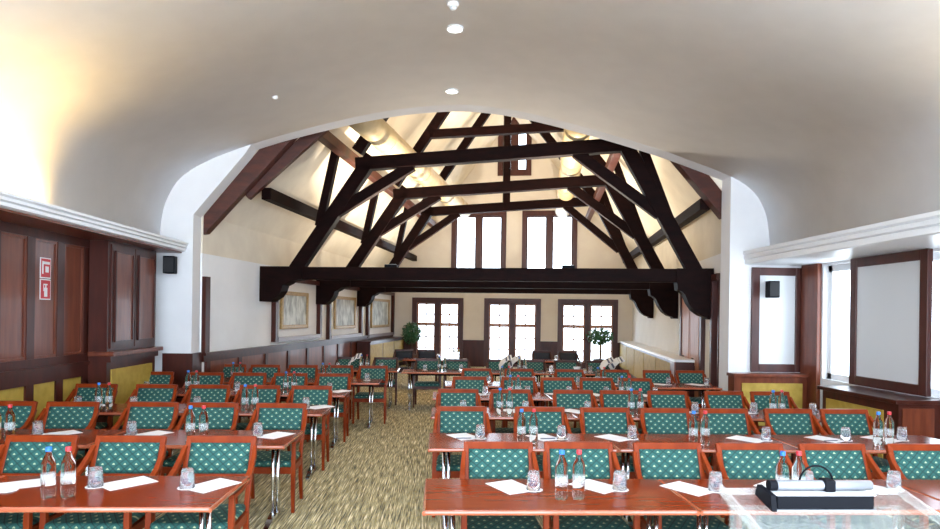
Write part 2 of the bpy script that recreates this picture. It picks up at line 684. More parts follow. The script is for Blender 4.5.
# end wall with the big arched opening that follows the vault
inner = [q for q in vp if -3.1 < q.x < 4.76]
pts = [(-4.9, 0), (-3.92, 0), (-3.92, 3.38), (-3.13, 4.36)] + [(q.x, q.y + 0.0) for q in inner] + [(4.76, 4.19), (4.76, 0), (6.25, 0), (6.25, 5.0), (4.0, 9.6), (-1.0, 9.6), (-4.9, 5.0)]
ew = tag(MB().prism(pts, 'y', YE, YB).build('wall_middle', plaster), kind='structure')
MB().box(-4.35, -3.88, YE - 0.05, YE, 0, 1.18).build('pillar_plinth', panel_dark, ew)
MB().box(-3.92, -3.88, YE, YB, 0, 1.18).build('jamb_plinth', panel_dark, ew)

# right wall of the front room
WY0, WY1 = 7.35, 9.76
wr = MB()
grid_wall(wr, -0.9, YE, 0, 3.6, [(WY0, WY1, 0.93, 2.70)], lambda m_, a, b, c, d: m_.box(XR, XR + 0.25, a, b, c, d))
wr = tag(wr.build('wall_right', plaster), kind='structure')
w1 = empty('window_1', (XR, (WY0 + WY1) / 2, 0.93), kind='structure')
mb = MB()
for a, b in ((WY1 - 0.10, WY1), (WY0, WY0 + 0.1), (8.35, 8.45)):
    mb.box(XR + 0.08, XR + 0.16, a, b, 0.93, 2.7)
mb.box(XR + 0.08, XR + 0.16, WY0, WY1, 0.93, 1.02)
mb.box(XR + 0.08, XR + 0.16, WY0, WY1, 2.6, 2.7)
mb.build('window_frame', white_paint, w1)
MB().box(XR + 0.115, XR + 0.125, WY0 + 0.1, WY1 - 0.1, 1.02, 2.6).build('pane', window_glass, w1)
t3 = tag(MB().box(XR - 0.07, XR, 9.8, 10.26, 0.0, 2.74).build('trim_3', panel_wood, bevel=0.01), kind='structure')

# ------------------------------------------------------------------ the old hall: walls, roof
LZ, RZ = 2.80, 2.98
RIDGE_S, RIDGE_Z = 4.35, 8.95
tag(MB(hall).prism([(-0.25, t_at_y(-0.25, YB)), (0, t_at_y(0, YB)), (0, HT), (-0.25, HT)], 'z', 0, LZ).build('wall_hall_left', wall_paint), kind='structure')

TR = lambda px: t_on(px, HW)
d1a, d1b = TR(705.5), TR(683.5)
d2a, d2b = max(TR(728), -0.55), TR(713.5)
mb = MB(hall)
grid_wall(mb, t_at_y(HW, YB), HT, 0, RZ, [(d2a, d2b, 0.0, 2.62)], lambda m_, a, b, c, d: m_.box(HW, HW + 0.25, a, b, c, d))
tag(mb.build('wall_hall_right', wall_paint), kind='structure')

# back gable wall
def rect_back(x0, y0, x1, y1, ybase=None):
    s0, z1_ = st_on_back(x0, y0)
    s1, _ = st_on_back(x1, y0)
    _, z0_ = st_on_back((x0 + x1) / 2, y1)
    return [s0, s1, z0_, z1_]


low = [rect_back(413, 299.5, 463, 372), rect_back(485, 300.5, 540.5, 372), rect_back(558.5, 302, 617.5, 372)]
for h in low:
    h[2], h[3] = 0.12, 2.42
upp = [rect_back(452.5, 212, 506, 272), rect_back(523, 211.5, 577, 272)]
for h in upp:
    h[2], h[3] = 3.30, 5.55
top = [rect_back(499, 116, 531.5, 173)]
holes = low + upp + top
bw = MB(hall)
grid_wall(bw, -0.3, HW + 0.3, 0, 9.2, holes, lambda m_, a, b, c, d: m_.box(a, b, HT, HT + 0.3, c, d))
bw = tag(bw.build('wall_back', gable_paint), kind='structure')
# dark wainscot between the french windows
edges_ = [0.0] + [v for h in low for v in (h[0], h[1])] + [HW]
for a, b in zip(edges_[::2], edges_[1::2]):
    m_ = MB(hall)
    m_.box(a, b, HT - 0.03, HT, 0, 0.90)
    m_.box(a, b, HT - 0.05, HT, 0.90, 0.95)
    m_.build('wainscot_panel', panel_dark, bw)


def back_window(k, h, rows, frame, leaf_frame):
    s0, s1, z0, z1 = h
    w = empty('window_%d' % k, hall((s0 + s1) / 2, HT, z0), kind='structure')
    f = 0.15 if rows else 0.13
    m_ = MB(hall)
    m_.box(s0 - 0.02, s0 + f, HT - 0.05, HT + 0.2, z0 - 0.1, z1 + 0.04)
    m_.box(s1 - f, s1 + 0.02, HT - 0.05, HT + 0.2, z0 - 0.1, z1 + 0.04)
    m_.box(s0 + f, s1 - f, HT - 0.05, HT + 0.2, z1 - f, z1 + 0.04)
    m_.box(s0 + f, s1 - f, HT - 0.05, HT + 0.2, z0 - 0.1, z0 + f * 0.7)
    m_.build('window_frame', frame, w)
    sm = (s0 + s1) / 2
    MB(hall).box(sm - 0.09, sm + 0.09, HT - 0.02, HT + 0.16, z0 + 0.1, z1 - f).build('mullion', frame, w)
    for a, b in ((s0 + f, sm - 0.09), (sm + 0.09, s1 - f)):
        cs = MB(hall)
        lf = 0.05
        zz0, zz1 = z0 + f * 0.7, z1 - f
        cs.box(a, a + lf, HT + 0.03, HT + 0.1, zz0, zz1)
        cs.box(b - lf, b, HT + 0.03, HT + 0.1, zz0, zz1)
        cs.box(a, b, HT + 0.03, HT + 0.1, zz1 - lf, zz1)
        cs.box(a, b, HT + 0.03, HT + 0.1, zz0, zz0 + lf)
        if rows:
            zt = zz0 + (zz1 - zz0) * 0.63
            cs.box(a, b, HT + 0.03, HT + 0.1, zt - 0.04, zt + 0.04)
            mid = (a + b) / 2
            cs.box(mid - 0.02, mid + 0.02, HT + 0.05, HT + 0.08, zz0, zz1)
            for j in range(1, rows):
                zz = zz0 + (zz1 - zz0) * j / rows
                cs.box(a, b, HT + 0.05, HT + 0.08, zz - 0.02, zz + 0.02)
        cs.build('casement', leaf_frame, w)
        MB(hall).box(a + lf, b - lf, HT + 0.062, HT + 0.068, zz0 + lf, zz1 - lf).build('pane', window_glass, w)
    return w


for i, h in enumerate(low):
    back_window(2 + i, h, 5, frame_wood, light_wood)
for i, h in enumerate(upp):
    back_window(5 + i, h, 0, frame_wood, frame_wood)
back_window(7, top[0], 0, frame_wood, frame_wood)

# roof slopes with a short upright knee above the wall, cut off at the end wall
KZL, KZR = 3.42, 3.95


def slope(name, prof, out):
    m_ = MB(hall)
    A, B_ = [], []
    for k, (q0, off) in enumerate(zip(prof, out)):
        for lst, q in ((A, q0), (B_, off)):
            t0 = t_at_y(q0[0], YB)
            lst.append((m_.bm.verts.new(m_.p((q[0], t0, q[1]))), m_.bm.verts.new(m_.p((q[0], HT + 0.3, q[1])))))
    for i in range(len(prof) - 1):
        m_.bm.faces.new((A[i][0], A[i + 1][0], A[i + 1][1], A[i][1]))
        m_.bm.faces.new((B_[i][0], B_[i][1], B_[i + 1][1], B_[i + 1][0]))
        for e in (0, 1):
            m_.bm.faces.new((A[i][e], A[i + 1][e], B_[i + 1][e], B_[i][e]))
    for i in (0, -1):
        m_.bm.faces.new((A[i][0], A[i][1], B_[i][1], B_[i][0]))
    return tag(m_.build(name, barn_plaster), kind='structure')


slope('roof_left', [(0.0, LZ), (0.0, KZL), (RIDGE_S + 0.02, RIDGE_Z + 0.03)], [(-0.2, LZ), (-0.2, KZL + 0.1), (RIDGE_S - 0.1, RIDGE_Z + 0.2)])
slope('roof_right', [(HW, RZ), (HW, KZR), (RIDGE_S - 0.02, RIDGE_Z + 0.03)], [(HW + 0.2, RZ), (HW + 0.2, KZR + 0.1), (RIDGE_S + 0.1, RIDGE_Z + 0.2)])
KL = (RIDGE_Z - KZL) / RIDGE_S
KR = (RIDGE_Z - KZR) / (HW - RIDGE_S)
roofL = lambda s: KZL + KL * s
roofR = lambda s: KZR + KR * (HW - s)

# ------------------------------------------------------------------ roof trusses
TIE0, TIE1 = 2.50, 2.745


def truss(t, label, upper, king, dz=0.0):
    o = empty('roof_truss', hall(HW / 2, t, TIE0), label, 'roof truss', 'dark oak roof trusses')
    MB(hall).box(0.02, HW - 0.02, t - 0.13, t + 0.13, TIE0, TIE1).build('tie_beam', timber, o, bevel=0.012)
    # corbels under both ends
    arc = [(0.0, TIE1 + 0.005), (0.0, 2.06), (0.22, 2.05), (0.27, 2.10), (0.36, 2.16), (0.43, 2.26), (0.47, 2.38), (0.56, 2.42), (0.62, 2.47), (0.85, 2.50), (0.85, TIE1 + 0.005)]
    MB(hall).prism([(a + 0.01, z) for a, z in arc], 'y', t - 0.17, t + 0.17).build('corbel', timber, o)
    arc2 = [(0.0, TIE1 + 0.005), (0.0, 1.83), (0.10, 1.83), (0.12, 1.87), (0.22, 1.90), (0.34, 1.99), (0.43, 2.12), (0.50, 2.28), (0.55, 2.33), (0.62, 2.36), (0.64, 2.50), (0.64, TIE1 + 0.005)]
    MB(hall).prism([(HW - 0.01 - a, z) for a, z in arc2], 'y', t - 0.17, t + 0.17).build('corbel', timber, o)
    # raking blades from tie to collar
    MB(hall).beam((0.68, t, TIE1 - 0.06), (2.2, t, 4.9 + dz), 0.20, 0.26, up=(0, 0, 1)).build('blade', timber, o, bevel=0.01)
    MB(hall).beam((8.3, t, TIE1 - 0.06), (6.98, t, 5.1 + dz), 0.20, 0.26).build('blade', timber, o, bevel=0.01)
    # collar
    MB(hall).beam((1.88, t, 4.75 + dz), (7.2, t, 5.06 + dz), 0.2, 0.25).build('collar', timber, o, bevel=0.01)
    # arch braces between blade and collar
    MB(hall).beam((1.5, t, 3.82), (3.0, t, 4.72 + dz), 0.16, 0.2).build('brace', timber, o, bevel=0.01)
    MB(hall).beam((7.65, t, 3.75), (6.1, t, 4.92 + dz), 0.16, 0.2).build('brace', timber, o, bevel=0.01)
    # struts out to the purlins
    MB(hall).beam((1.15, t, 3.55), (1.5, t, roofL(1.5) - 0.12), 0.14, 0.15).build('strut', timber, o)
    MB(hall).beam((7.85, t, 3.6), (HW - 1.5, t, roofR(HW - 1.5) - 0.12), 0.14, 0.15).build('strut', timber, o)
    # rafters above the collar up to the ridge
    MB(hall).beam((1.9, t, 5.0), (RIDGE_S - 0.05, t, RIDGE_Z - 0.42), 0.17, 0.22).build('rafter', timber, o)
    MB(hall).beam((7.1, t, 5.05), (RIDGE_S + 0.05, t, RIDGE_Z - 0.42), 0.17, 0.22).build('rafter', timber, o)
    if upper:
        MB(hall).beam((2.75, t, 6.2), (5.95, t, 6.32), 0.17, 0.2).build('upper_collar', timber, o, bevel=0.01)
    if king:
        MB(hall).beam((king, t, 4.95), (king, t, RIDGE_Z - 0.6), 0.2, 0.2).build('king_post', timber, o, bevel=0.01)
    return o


T1, T2, T3 = 0.0, 3.1, 6.5
truss(T1, 'dark oak roof truss nearest the camera, over the front of the old hall', False, None)
truss(T2, 'dark oak roof truss second from camera, middle of the three', True, None)
truss(T3, 'dark oak roof truss nearest the gable windows, with a king post', False, 4.40, 0.12)

# half trusses standing against the end wall
def free_beam(name, a, b, w, h, m, label, cat):
    return tag(MB().beam(a, b, w, h).build(name, m, bevel=0.008), label, cat)


free_beam('arch_rafter', (-4.0, YB + 0.12, 3.2), (-1.95, YB + 0.12, 5.55), 0.2, 0.30, lit_rafter_wood, 'lit-toned red-brown rafter against left side of the arch', 'rafter')
free_beam('rafter_brace', (-3.3, YB + 0.31, 3.82), (-1.6, YB + 0.31, 5.42), 0.13, 0.2, lit_rafter_wood, 'thinner lit-toned red-brown brace just below the left arch rafter', 'brace')
free_beam('arch_rafter', (4.93, YB + 0.12, 3.66), (3.3, YB + 0.12, 5.5), 0.2, 0.30, lit_rafter_wood, 'lit-toned red-brown rafter against right side of the arch', 'rafter')

# purlins
for s, side in ((0.82, 'left'), (1.62, 'left')):
    z = LZ + 1.41 * s - 0.08
    hi = 'lower' if s < 1 else 'upper'
    tag(MB(hall).beam((s, t_at_y(s, YB) + 0.42, z), (s, HT - 0.03, z), 0.17, 0.2).build('purlin', timber if s < 1 else lit_rafter_wood, bevel=0.01),
        hi + ' long purlin along the left roof slope', 'purlin', 'long roof purlins')
for s, z in ((0.28, 3.84), (1.62, 5.23)):
    hi = 'lower' if s < 1 else 'upper'
    tag(MB(hall).beam((HW - s, t_at_y(HW - s, YB) + 0.27, z), (HW - s, HT - 0.03, z), 0.17, 0.2).build('purlin', timber if s < 1 else lit_rafter_wood, bevel=0.01),
        hi + ' long purlin along the right roof slope', 'purlin', 'long roof purlins')

# air ducts
def duct(s0, s1, label, t0):
    o = empty('air_duct', hall(s0, 0, 5.2), label, 'duct', 'round air ducts')
    m_ = MB(hall).tube([(s0 + (s1 - s0) * k / 6, t0 + (9.6 - t0) * k / 6, 5.42) for k in range(7)], 0.26, 24)
    m_.build('duct_tube', duct_metal, o, smooth=True)
    for k in range(1, 7):
        t = t0 + (9.6 - t0) * k / 7
        s = s0 + (s1 - s0) * k / 7
        MB(hall).tube([(s, t - 0.025, 5.42), (s, t + 0.025, 5.42)], 0.268, 24).build('joint_ring', duct_metal, o, smooth=False)
    return o


duct(2.2, 2.75, 'cream round air duct under the left roof slope', -0.9)
duct(6.15, 6.1, 'cream round air duct under the right roof slope', -0.4)

# added uplighters on the tie beams, a made-up source for the warm roof
def added_uplight(s, t, label, e, spread, tip):
    o = empty('added_uplighter', hall(s, t, TIE1), label, 'lamp', 'added uplighters on the tie beams')
    MB(hall).box(s - 0.12, s + 0.12, t - 0.06, t + 0.06, TIE1, TIE1 + 0.06).build('lamp_housing', black, o, bevel=0.008)
    MB(hall).box(s - 0.10, s + 0.10, t - 0.045, t + 0.045, TIE1 + 0.06, TIE1 + 0.066).build('lamp_glass', white_paint, o)
    q = hall(s, t, TIE1 + 0.085)
    l_ = lamp('added_uplight_beam', 'AREA', q, e, (1.0, 0.88, 0.70), (PI - tip, 0, 0), shape='RECTANGLE', size=0.2, size_y=0.1, spread=spread)
    return o


for t, nm in ((T1, 'nearest'), (T2, 'middle'), (T3, 'farthest')):
    added_uplight(2.6, t, 'added small black lamp on left of the %s tie beam' % nm, *((78, PI, 0.0) if t else (55, 1.6, 0.45)))
    added_uplight(6.0, t, 'added small black lamp on right of the %s tie beam' % nm, *((78, PI, 0.0) if t else (55, 1.6, 0.45)))

# ------------------------------------------------------------------ left wall of the hall: wainscot, niches and pictures
mb = MB(hall)
tq0 = t_at_y(0, YB)
mb.box(0, 0.05, tq0, HT, 0, 0.14)
mb.box(0, 0.05, tq0, HT, 1.02, 1.12)
mb.box(0, 0.085, tq0, HT, 1.12, 1.17)
wn = tag(mb.build('trim_4', panel_dark), kind='structure')
tt = tq0 + 0.1
while tt < HT - 0.3:
    MB(hall).box(0, 0.045, tt, tt + 0.12, 0.14, 1.02).build('wainscot_stile', panel_dark, wn)
    MB(hall).box(0, 0.02, tt + 0.12, min(tt + 1.12, HT), 0.14, 1.02).build('wainscot_panel', panel_wood, wn)
    tt += 1.12
tag(MB(hall).box(0, 0.07, tq0, tq0 + 0.14, 1.17, 2.42).build('trim_5', panel_dark), kind='structure')

nz = [(271.0, 318.0, 339.5), (325.8, 359.5, 337.5), (365.2, 391.5, 336.0)]
pic = [(281, 307.6, 292, 328.5), (334.5, 355.2, 296.8, 328.5), (371.2, 389, 299, 327.3)]
nth = ['nearest the white pillar', 'in the middle of the three', 'farthest from the camera']
for i, ((a, b, yb), (pa, pb, py0, py1)) in enumerate(zip(nz, pic)):
    t0, t1 = t_on(a, 0, 339), t_on(b, 0, 339)
    tm = (t0 + t1) / 2
    zb = z_on((a + b) / 2, yb, 0, tm)
    zt = 2.62
    o = empty('niche_frame', hall(0, tm, zb), 'dark wooden frame round the picture %s' % nth[i], 'frame', 'dark frames round the pictures')
    MB(hall).box(0, 0.10, t0, t0 + 0.13, zb, zt).build('stile', panel_dark, o)
    MB(hall).box(0, 0.10, t1 - 0.13, t1, zb, zt).build('stile', panel_dark, o)
    MB(hall).box(0, 0.10, t0 + 0.13, t1 - 0.13, zt - 0.1, zt).build('head', panel_dark, o)
    MB(hall).box(0, 0.11, t0 + 0.13, t1 - 0.13, zb, zb + 0.09).build('ledge', sill_grey, o)
    u0, u1 = t_on(pa, 0.03, 310), t_on(pb, 0.03, 310)
    um = (u0 + u1) / 2
    z1 = z_on((pa + pb) / 2, py0, 0, um)
    z0 = z_on((pa + pb) / 2, py1, 0, um)
    p = empty('framed_picture', hall(0, um, z0), 'gold framed painting on the left hall wall, %s' % nth[i], 'picture', 'gold framed pictures')
    fw = 0.085
    m_ = MB(hall)
    m_.box(0.005, 0.06, u0, u0 + fw, z0, z1)
    m_.box(0.005, 0.06, u1 - fw, u1, z0, z1)
    m_.box(0.005, 0.06, u0 + fw, u1 - fw, z0, z0 + fw)
    m_.box(0.005, 0.06, u0 + fw, u1 - fw, z1 - fw, z1)
    m_.build('picture_frame', gold, p, bevel=0.012)
    MB(hall).box(0.005, 0.03, u0 + fw, u1 - fw, z0 + fw, z1 - fw).build('canvas', painting_mat(i + 1), p)


# low cabinets with yellow panels at the back of the hall
def low_cabinet(s0, s1, t0, t1, h, npan, face_s, label, topmat, pil):
    o = empty('low_cabinet', hall((s0 + s1) / 2, (t0 + t1) / 2, 0), label, 'cabinet')
    MB(hall).box(s0, s1, t0, t1, 0, h - 0.05).build('carcass', panel_dark, o)
    MB(hall).box(s0 - (0.03 if face_s == s0 else 0), s1 + (0.03 if face_s == s1 else 0), t0 - 0.03, t1, h - 0.05, h).build('worktop', topmat, o)
    k = 1 if face_s == s1 else -1
    L = (t1 - t0 - pil) / npan
    for i in range(npan):
        a = t0 + pil + i * L
        lo, hi = sorted((face_s, face_s + k * 0.012))
        MB(hall).box(lo, hi, a + 0.05, a + L - 0.05, 0.14, h - 0.11).build('yellow_panel', yellow_panel, o)
    if pil:
        lo, hi = sorted((face_s, face_s + k * 0.03))
        MB(hall).box(lo, hi, t0, t0 + pil - 0.02, 0, h - 0.05).build('pilaster', panel_wood, o)
    return o


tl0 = t_on(370, 0.45, 350)
low_cabinet(0.05, 0.45, tl0, HT - 0.06, 1.03, 3, 0.45, 'low cabinet with mustard panels in back left corner of hall', panel_dark, 0.0)
tr0 = t_on(676, HW - 0.42, 355)
low_cabinet(HW - 0.42, HW - 0.005, tr0, HT - 0.06, 1.02, 5, HW - 0.42, 'low cabinet with mustard panels and white top, right hall wall', white_paint, 0.45)

# doors in the right wall of the hall
dr = empty('door_1', hall(HW, (d1a + d1b) / 2, 0), kind='structure')
m_ = MB(hall)
m_.box(HW - 0.08, HW, d1a, d1a + 0.14, 0, 2.5)
m_.box(HW - 0.08, HW, d1b - 0.12, d1b, 0, 2.5)
m_.box(HW - 0.08, HW, d1a, d1b, 2.5, 2.62)
m_.build('door_frame', frame_wood, dr)
dm = (d1a + d1b) / 2
for a, b in ((d1a + 0.14, dm - 0.01), (dm + 0.01, d1b - 0.12)):
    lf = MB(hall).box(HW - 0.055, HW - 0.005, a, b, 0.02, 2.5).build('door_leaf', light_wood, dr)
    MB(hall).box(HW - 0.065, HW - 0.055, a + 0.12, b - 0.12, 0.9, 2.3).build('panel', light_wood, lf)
    MB(hall).tube([(HW - 0.11, (a + b) / 2 - 0.06, 1.05), (HW - 0.11, (a + b) / 2 + 0.06, 1.05)], 0.012, 8).build('door_handle', black, lf)
dr = empty('door_2', hall(HW, (d2a + d2b) / 2, 0), kind='structure')
m_ = MB(hall)
m_.box(HW - 0.02, HW + 0.2, d2a, d2a + 0.04, 0, 2.62)
m_.box(HW - 0.06, HW + 0.2, d2b - 0.1, d2b, 0, 2.62)
m_.box(HW - 0.06, HW + 0.2, d2a, d2b, 2.52, 2.64)
m_.build('door_frame', frame_wood, dr)
m_ = MB(hall)
m_.box(HW + 0.05, HW + 0.1, d2a + 0.08, d2a + 0.20, 0, 2.52)
m_.box(HW + 0.05, HW + 0.1, d2b - 0.30, d2b - 0.1, 0, 2.52)
m_.box(HW + 0.05, HW + 0.1, d2a + 0.08, d2b - 0.1, 0, 0.35)
m_.box(HW + 0.05, HW + 0.1, d2a + 0.08, d2b - 0.1, 2.40, 2.52)
for z in (0.9, 1.3, 1.7, 2.05):
    m_.box(HW + 0.06, HW + 0.09, d2a + 0.2, d2b - 0.3, z - 0.015, z + 0.015)
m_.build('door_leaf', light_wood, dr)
MB(hall).box(HW + 0.072, HW + 0.078, d2a + 0.2, d2b - 0.3, 0.35, 2.4).build('pane', window_glass, dr)

# ------------------------------------------------------------------ left cupboard of the front room
c0, c1 = 8.60, 10.02
cb = empty('wall_cupboard', (-4.5, (c0 + c1) / 2, 0), 'tall mahogany cupboard with two panelled doors beside left pillar', 'cupboard')
FX = -4.35
MB().box(XL + 0.05, FX, c0, c1, 0, 2.765).build('cupboard_body', panel_dark, cb)
MB().box(XL + 0.05, FX + 0.10, c0 - 0.02, c1 + 0.06, 1.24, 1.30).build('ledge', panel_wood, cb, bevel=0.008)
MB().box(FX, FX + 0.05, c0, c1, 1.16, 1.24).build('ledge_moulding', panel_dark, cb)
MB().box(FX, FX + 0.014, c0 + 0.10, c1 - 0.12, 0.2, 1.06).build('yellow_panel', yellow_panel, cb)
for a, b in ((c0 + 0.06, c0 + 0.70), (c0 + 0.72, c1 - 0.06)):
    d = MB().box(FX, FX + 0.02, a, b, 1.34, 2.72).build('door', panel_dark, cb)
    m_ = MB().box(FX + 0.02, FX + 0.03, a + 0.09, b - 0.09, 1.44, 2.62)
    m_.build('door_panel', panel_wood, d)
    m_ = MB()
    m_.box(FX + 0.02, FX + 0.045, a + 0.07, a + 0.09, 1.42, 2.64)
    m_.box(FX + 0.02, FX + 0.045, b - 0.09, b - 0.07, 1.42, 2.64)
    m_.box(FX + 0.02, FX + 0.045, a + 0.09, b - 0.09, 1.42, 1.44)
    m_.box(FX + 0.02, FX + 0.045, a + 0.09, b - 0.09, 2.62, 2.64)
    m_.build('panel_moulding', panel_dark, d)

# fire signs
def fire_sign(y0, y1, z0, z1, kind, label):
    x = XL + 0.012
    s = empty('fire_sign', (x, (y0 + y1) / 2, z0), label, 'sign', 'red fire signs')
    MB().box(x, x + 0.006, y0, y1, z0, z1).build('border', paper, s)
    e = 0.012
    MB().box(x + 0.006, x + 0.009, y0 + e, y1 - e, z0 + e, z1 - e).build('plate', red_sign, s)
    ym, zm = (y0 + y1) / 2, (z0 + z1) / 2
    m_ = MB()
    X0, X1 = x + 0.009, x + 0.012
    if kind == 0:      # hose reel
        m_.box(X0, X1, y0 + 0.03, y0 + 0.05, z0 + 0.05, z1 - 0.04)
        m_.box(X0, X1, y0 + 0.05, y1 - 0.03, z1 - 0.075, z1 - 0.045)
        m_.box(X0, X1, ym - 0.01, ym + 0.05, zm - 0.05, zm + 0.02)
    else:              # extinguisher
        m_.box(X0, X1, ym - 0.028, ym + 0.028, z0 + 0.035, zm + 0.02)
        m_.box(X0, X1, ym - 0.010, ym + 0.010, zm + 0.02, zm + 0.05)
        m_.box(X0, X1, ym - 0.035, ym + 0.03, zm + 0.05, zm + 0.065)
        m_.box(X0, X1, ym - 0.045, ym - 0.035, zm - 0.02, zm + 0.065)
    m_.build('pictogram', paper, s)


fire_sign(7.63, 7.83, 2.21, 2.45, 0, 'upper red fire hose sign on the left panelling')
fire_sign(7.63, 7.83, 1.96, 2.20, 1, 'lower red fire extinguisher sign on the left panelling')


def speaker(loc, rz, label):
    o = empty('loudspeaker', loc, label, 'loudspeaker', 'small black loudspeakers')
    m_ = MB()
    m_.prism([(-0.09, 0.0), (0.09, 0.0), (0.075, 0.16), (-0.075, 0.16)], 'z', 0.0, 0.27)
    c = m_.build('cabinet', black, o, bevel=0.012, local=True)
    MB().box(-0.077, 0.077, -0.008, 0.0, 0.02, 0.25).build('grille', mat('speaker_grille', (0.02, 0.02, 0.022), 0.8), o, local=True)
    MB().box(-0.03, 0.03, 0.16, 0.235, 0.11, 0.19).build('bracket', black, o, local=True)
    o.rotation_euler = (0, 0, rz)
    return o


sx = x_at(168.5, YE - 0.23, 265)
speaker((sx, YE - 0.235, 2.43), 0.0, 'small black loudspeaker on the left white pillar')

# ------------------------------------------------------------------ right side: boards, bench, door
def board_frame(o, put, a, b, z0, z1, f):
    m_ = MB()
    put(m_, a, a + f, z0, z1, 0)
    put(m_, b - f, b, z0, z1, 0)
    put(m_, a + f, b - f, z0, z0 + f, 0)
    put(m_, a + f, b - f, z1 - f, z1, 0)
    m_.build('board_frame', frame_wood, o, bevel=0.008)
    m_ = MB()
    put(m_, a + f, b - f, z0 + f, z1 - f, 1)
    m_.build('board_surface', board_white, o)


yb1 = YE
xa, xb = x_at(750.5, yb1, 320), XR - 0.01
o = empty('framed_board', ((xa + xb) / 2, yb1, 0.98), 'framed white board on the end wall behind the right loudspeaker', 'board')
board_frame(o, lambda m_, a, b, c, d, k: m_.box(a, b, yb1 - (0.02 if k else 0.05), yb1, c, d), xa, xb, 0.98, 2.70, 0.13)
speaker((x_at(776, yb1 - 0.3, 287), yb1 - 0.262, 2.2), 0.0, 'small black loudspeaker in front of the framed board on right')

ya, yc = 7.49, 8.96
o = empty('window_board', (XR - 0.06, (ya + yc) / 2, 0.94), 'large framed white board covering the right window', 'board')
board_frame(o, lambda m_, a, b, c, d, k: m_.box(XR - (0.075 if k else 0.10), XR - 0.03, a, b, c, d), ya, yc, 0.935, 2.735, 0.13)

o = empty('corner_cabinet', (5.28, YE - 0.15, 0), 'low cabinet with mustard panel below the right loudspeaker', 'cabinet')
xa2 = x_at(735, 10.03, 380)
MB().box(xa2, XR - 0.03, YE - 0.28, YE - 0.055, 0, 0.92).build('carcass', panel_wood, o)
MB().box(xa2 - 0.03, XR - 0.03, YE - 0.32, YE - 0.055, 0.92, 0.97).build('worktop', panel_wood, o, bevel=0.006)
MB().box(xa2 + 0.12, XR - 0.15, YE - 0.292, YE - 0.28, 0.14, 0.82).build('yellow_panel', yellow_panel, o)

o = empty('window_bench', (5.62, 8.8, 0), 'dark topped bench with mustard side below the right window', 'bench')
MB().box(5.42, XR - 0.02, 7.3, 8.8, 0, 0.87).build('carcass', panel_dark, o)
MB().box(5.36, XR - 0.02, 7.26, 8.84, 0.87, 0.92).build('bench_top', panel_dark, o, bevel=0.006)
MB().box(5.408, 5.42, 7.55, 8.7, 0.12, 0.76).build('yellow_panel', yellow_panel, o)
MB().box(5.46, 5.85, 7.285, 7.3, 0.1, 0.82).build('end_panel', panel_wood, o)

dr = empty('door_3', (XR, 6.9, 0), kind='structure')
m_ = MB()
m_.box(XR - 0.05, XR, 7.12, 7.22, 0, 2.7)
m_.box(XR - 0.05, XR, 5.9, 6.0, 0, 2.7)
m_.box(XR - 0.05, XR, 6.0, 7.12, 2.6, 2.7)
m_.build('door_frame', white_paint, dr)
lf = MB().box(XR - 0.04, XR, 6.0, 7.12, 0.02, 2.6).build('door_leaf', light_wood, dr)
MB().tube([(XR - 0.04, 6.98, 1.62), (XR - 0.11, 6.98, 1.62), (XR - 0.11, 6.86, 1.62)], 0.014, 8).build('door_handle', black, lf)

# ------------------------------------------------------------------ ceiling fittings
def vault_z(x):
    for a, b in zip(vp, vp[1:]):
        if a.x <= x <= b.x:
            return a.y + (b.y - a.y) * (x - a.x) / (b.x - a.x)
    return 5.1


for px, py, label in ((455, 28.5, 'round ceiling downlight beside the smoke detector'), (452, 91, 'round ceiling downlight nearest the arch')):
    d = ray(px, py)
    y = 7.0
    for _ in range(8):
        z = vault_z(d.x / d.y * y)
        y = (z - EYE) / d.z * d.y
    x = d.x / d.y * y
    o = empty('downlight', (x, y, z), label, 'ceiling light', 'round downlights in the vault')
    MB().lathe([(0.105, 0.01), (0.105, -0.012), (0.085, -0.015), (0.085, 0.01)], 24, (x, y, z)).build('bezel', white_paint, o, smooth=False)
    MB().lathe([(0, -0.008), (0.085, -0.008), (0.085, 0.004), (0, 0.004)], 24, (x, y, z)).build('lamp_lens', lens_on, o)
    lamp('downlight_beam', 'SPOT', (x, y, z - 0.03), 60, (1, 0.95, 0.86), (0, 0, 0), spot_size=1.7, spot_blend=0.6, shadow_soft_size=0.08)
d = ray(453, 13)
y = (5.13 - EYE) / d.z * d.y
x = d.x / d.y * y
o = empty('smoke_detector', (x, y, 5.14), 'white smoke detector on the vaulted ceiling', 'smoke detector')
MB().lathe([(0, 0.01), (0.062, 0.01), (0.062, -0.025), (0.05, -0.035), (0, -0.035)], 20, (x, y, vault_z(x))).build('base', white_paint, o, smooth=False)
MB().lathe([(0.03, -0.035), (0.036, -0.05), (0.028, -0.065), (0, -0.065)], 16, (x, y, vault_z(x))).build('sensor_cap', grey_paint, o)
d = ray(275, 97)
x, y, z = -2.2, 8.0, 4.7
for _ in range(12):
    x = d.x / d.y * y
    z = vault_z(x)
    y = (z - EYE) / d.z * d.y
tag(MB().lathe([(0, 0.01), (0.04, 0.01), (0.04, -0.015), (0.02, -0.03), (0, -0.03)], 14, (x, y, z)).build('sprinkler_head', white_paint), 'tiny white sprinkler head on left of the vault', 'sprinkler')

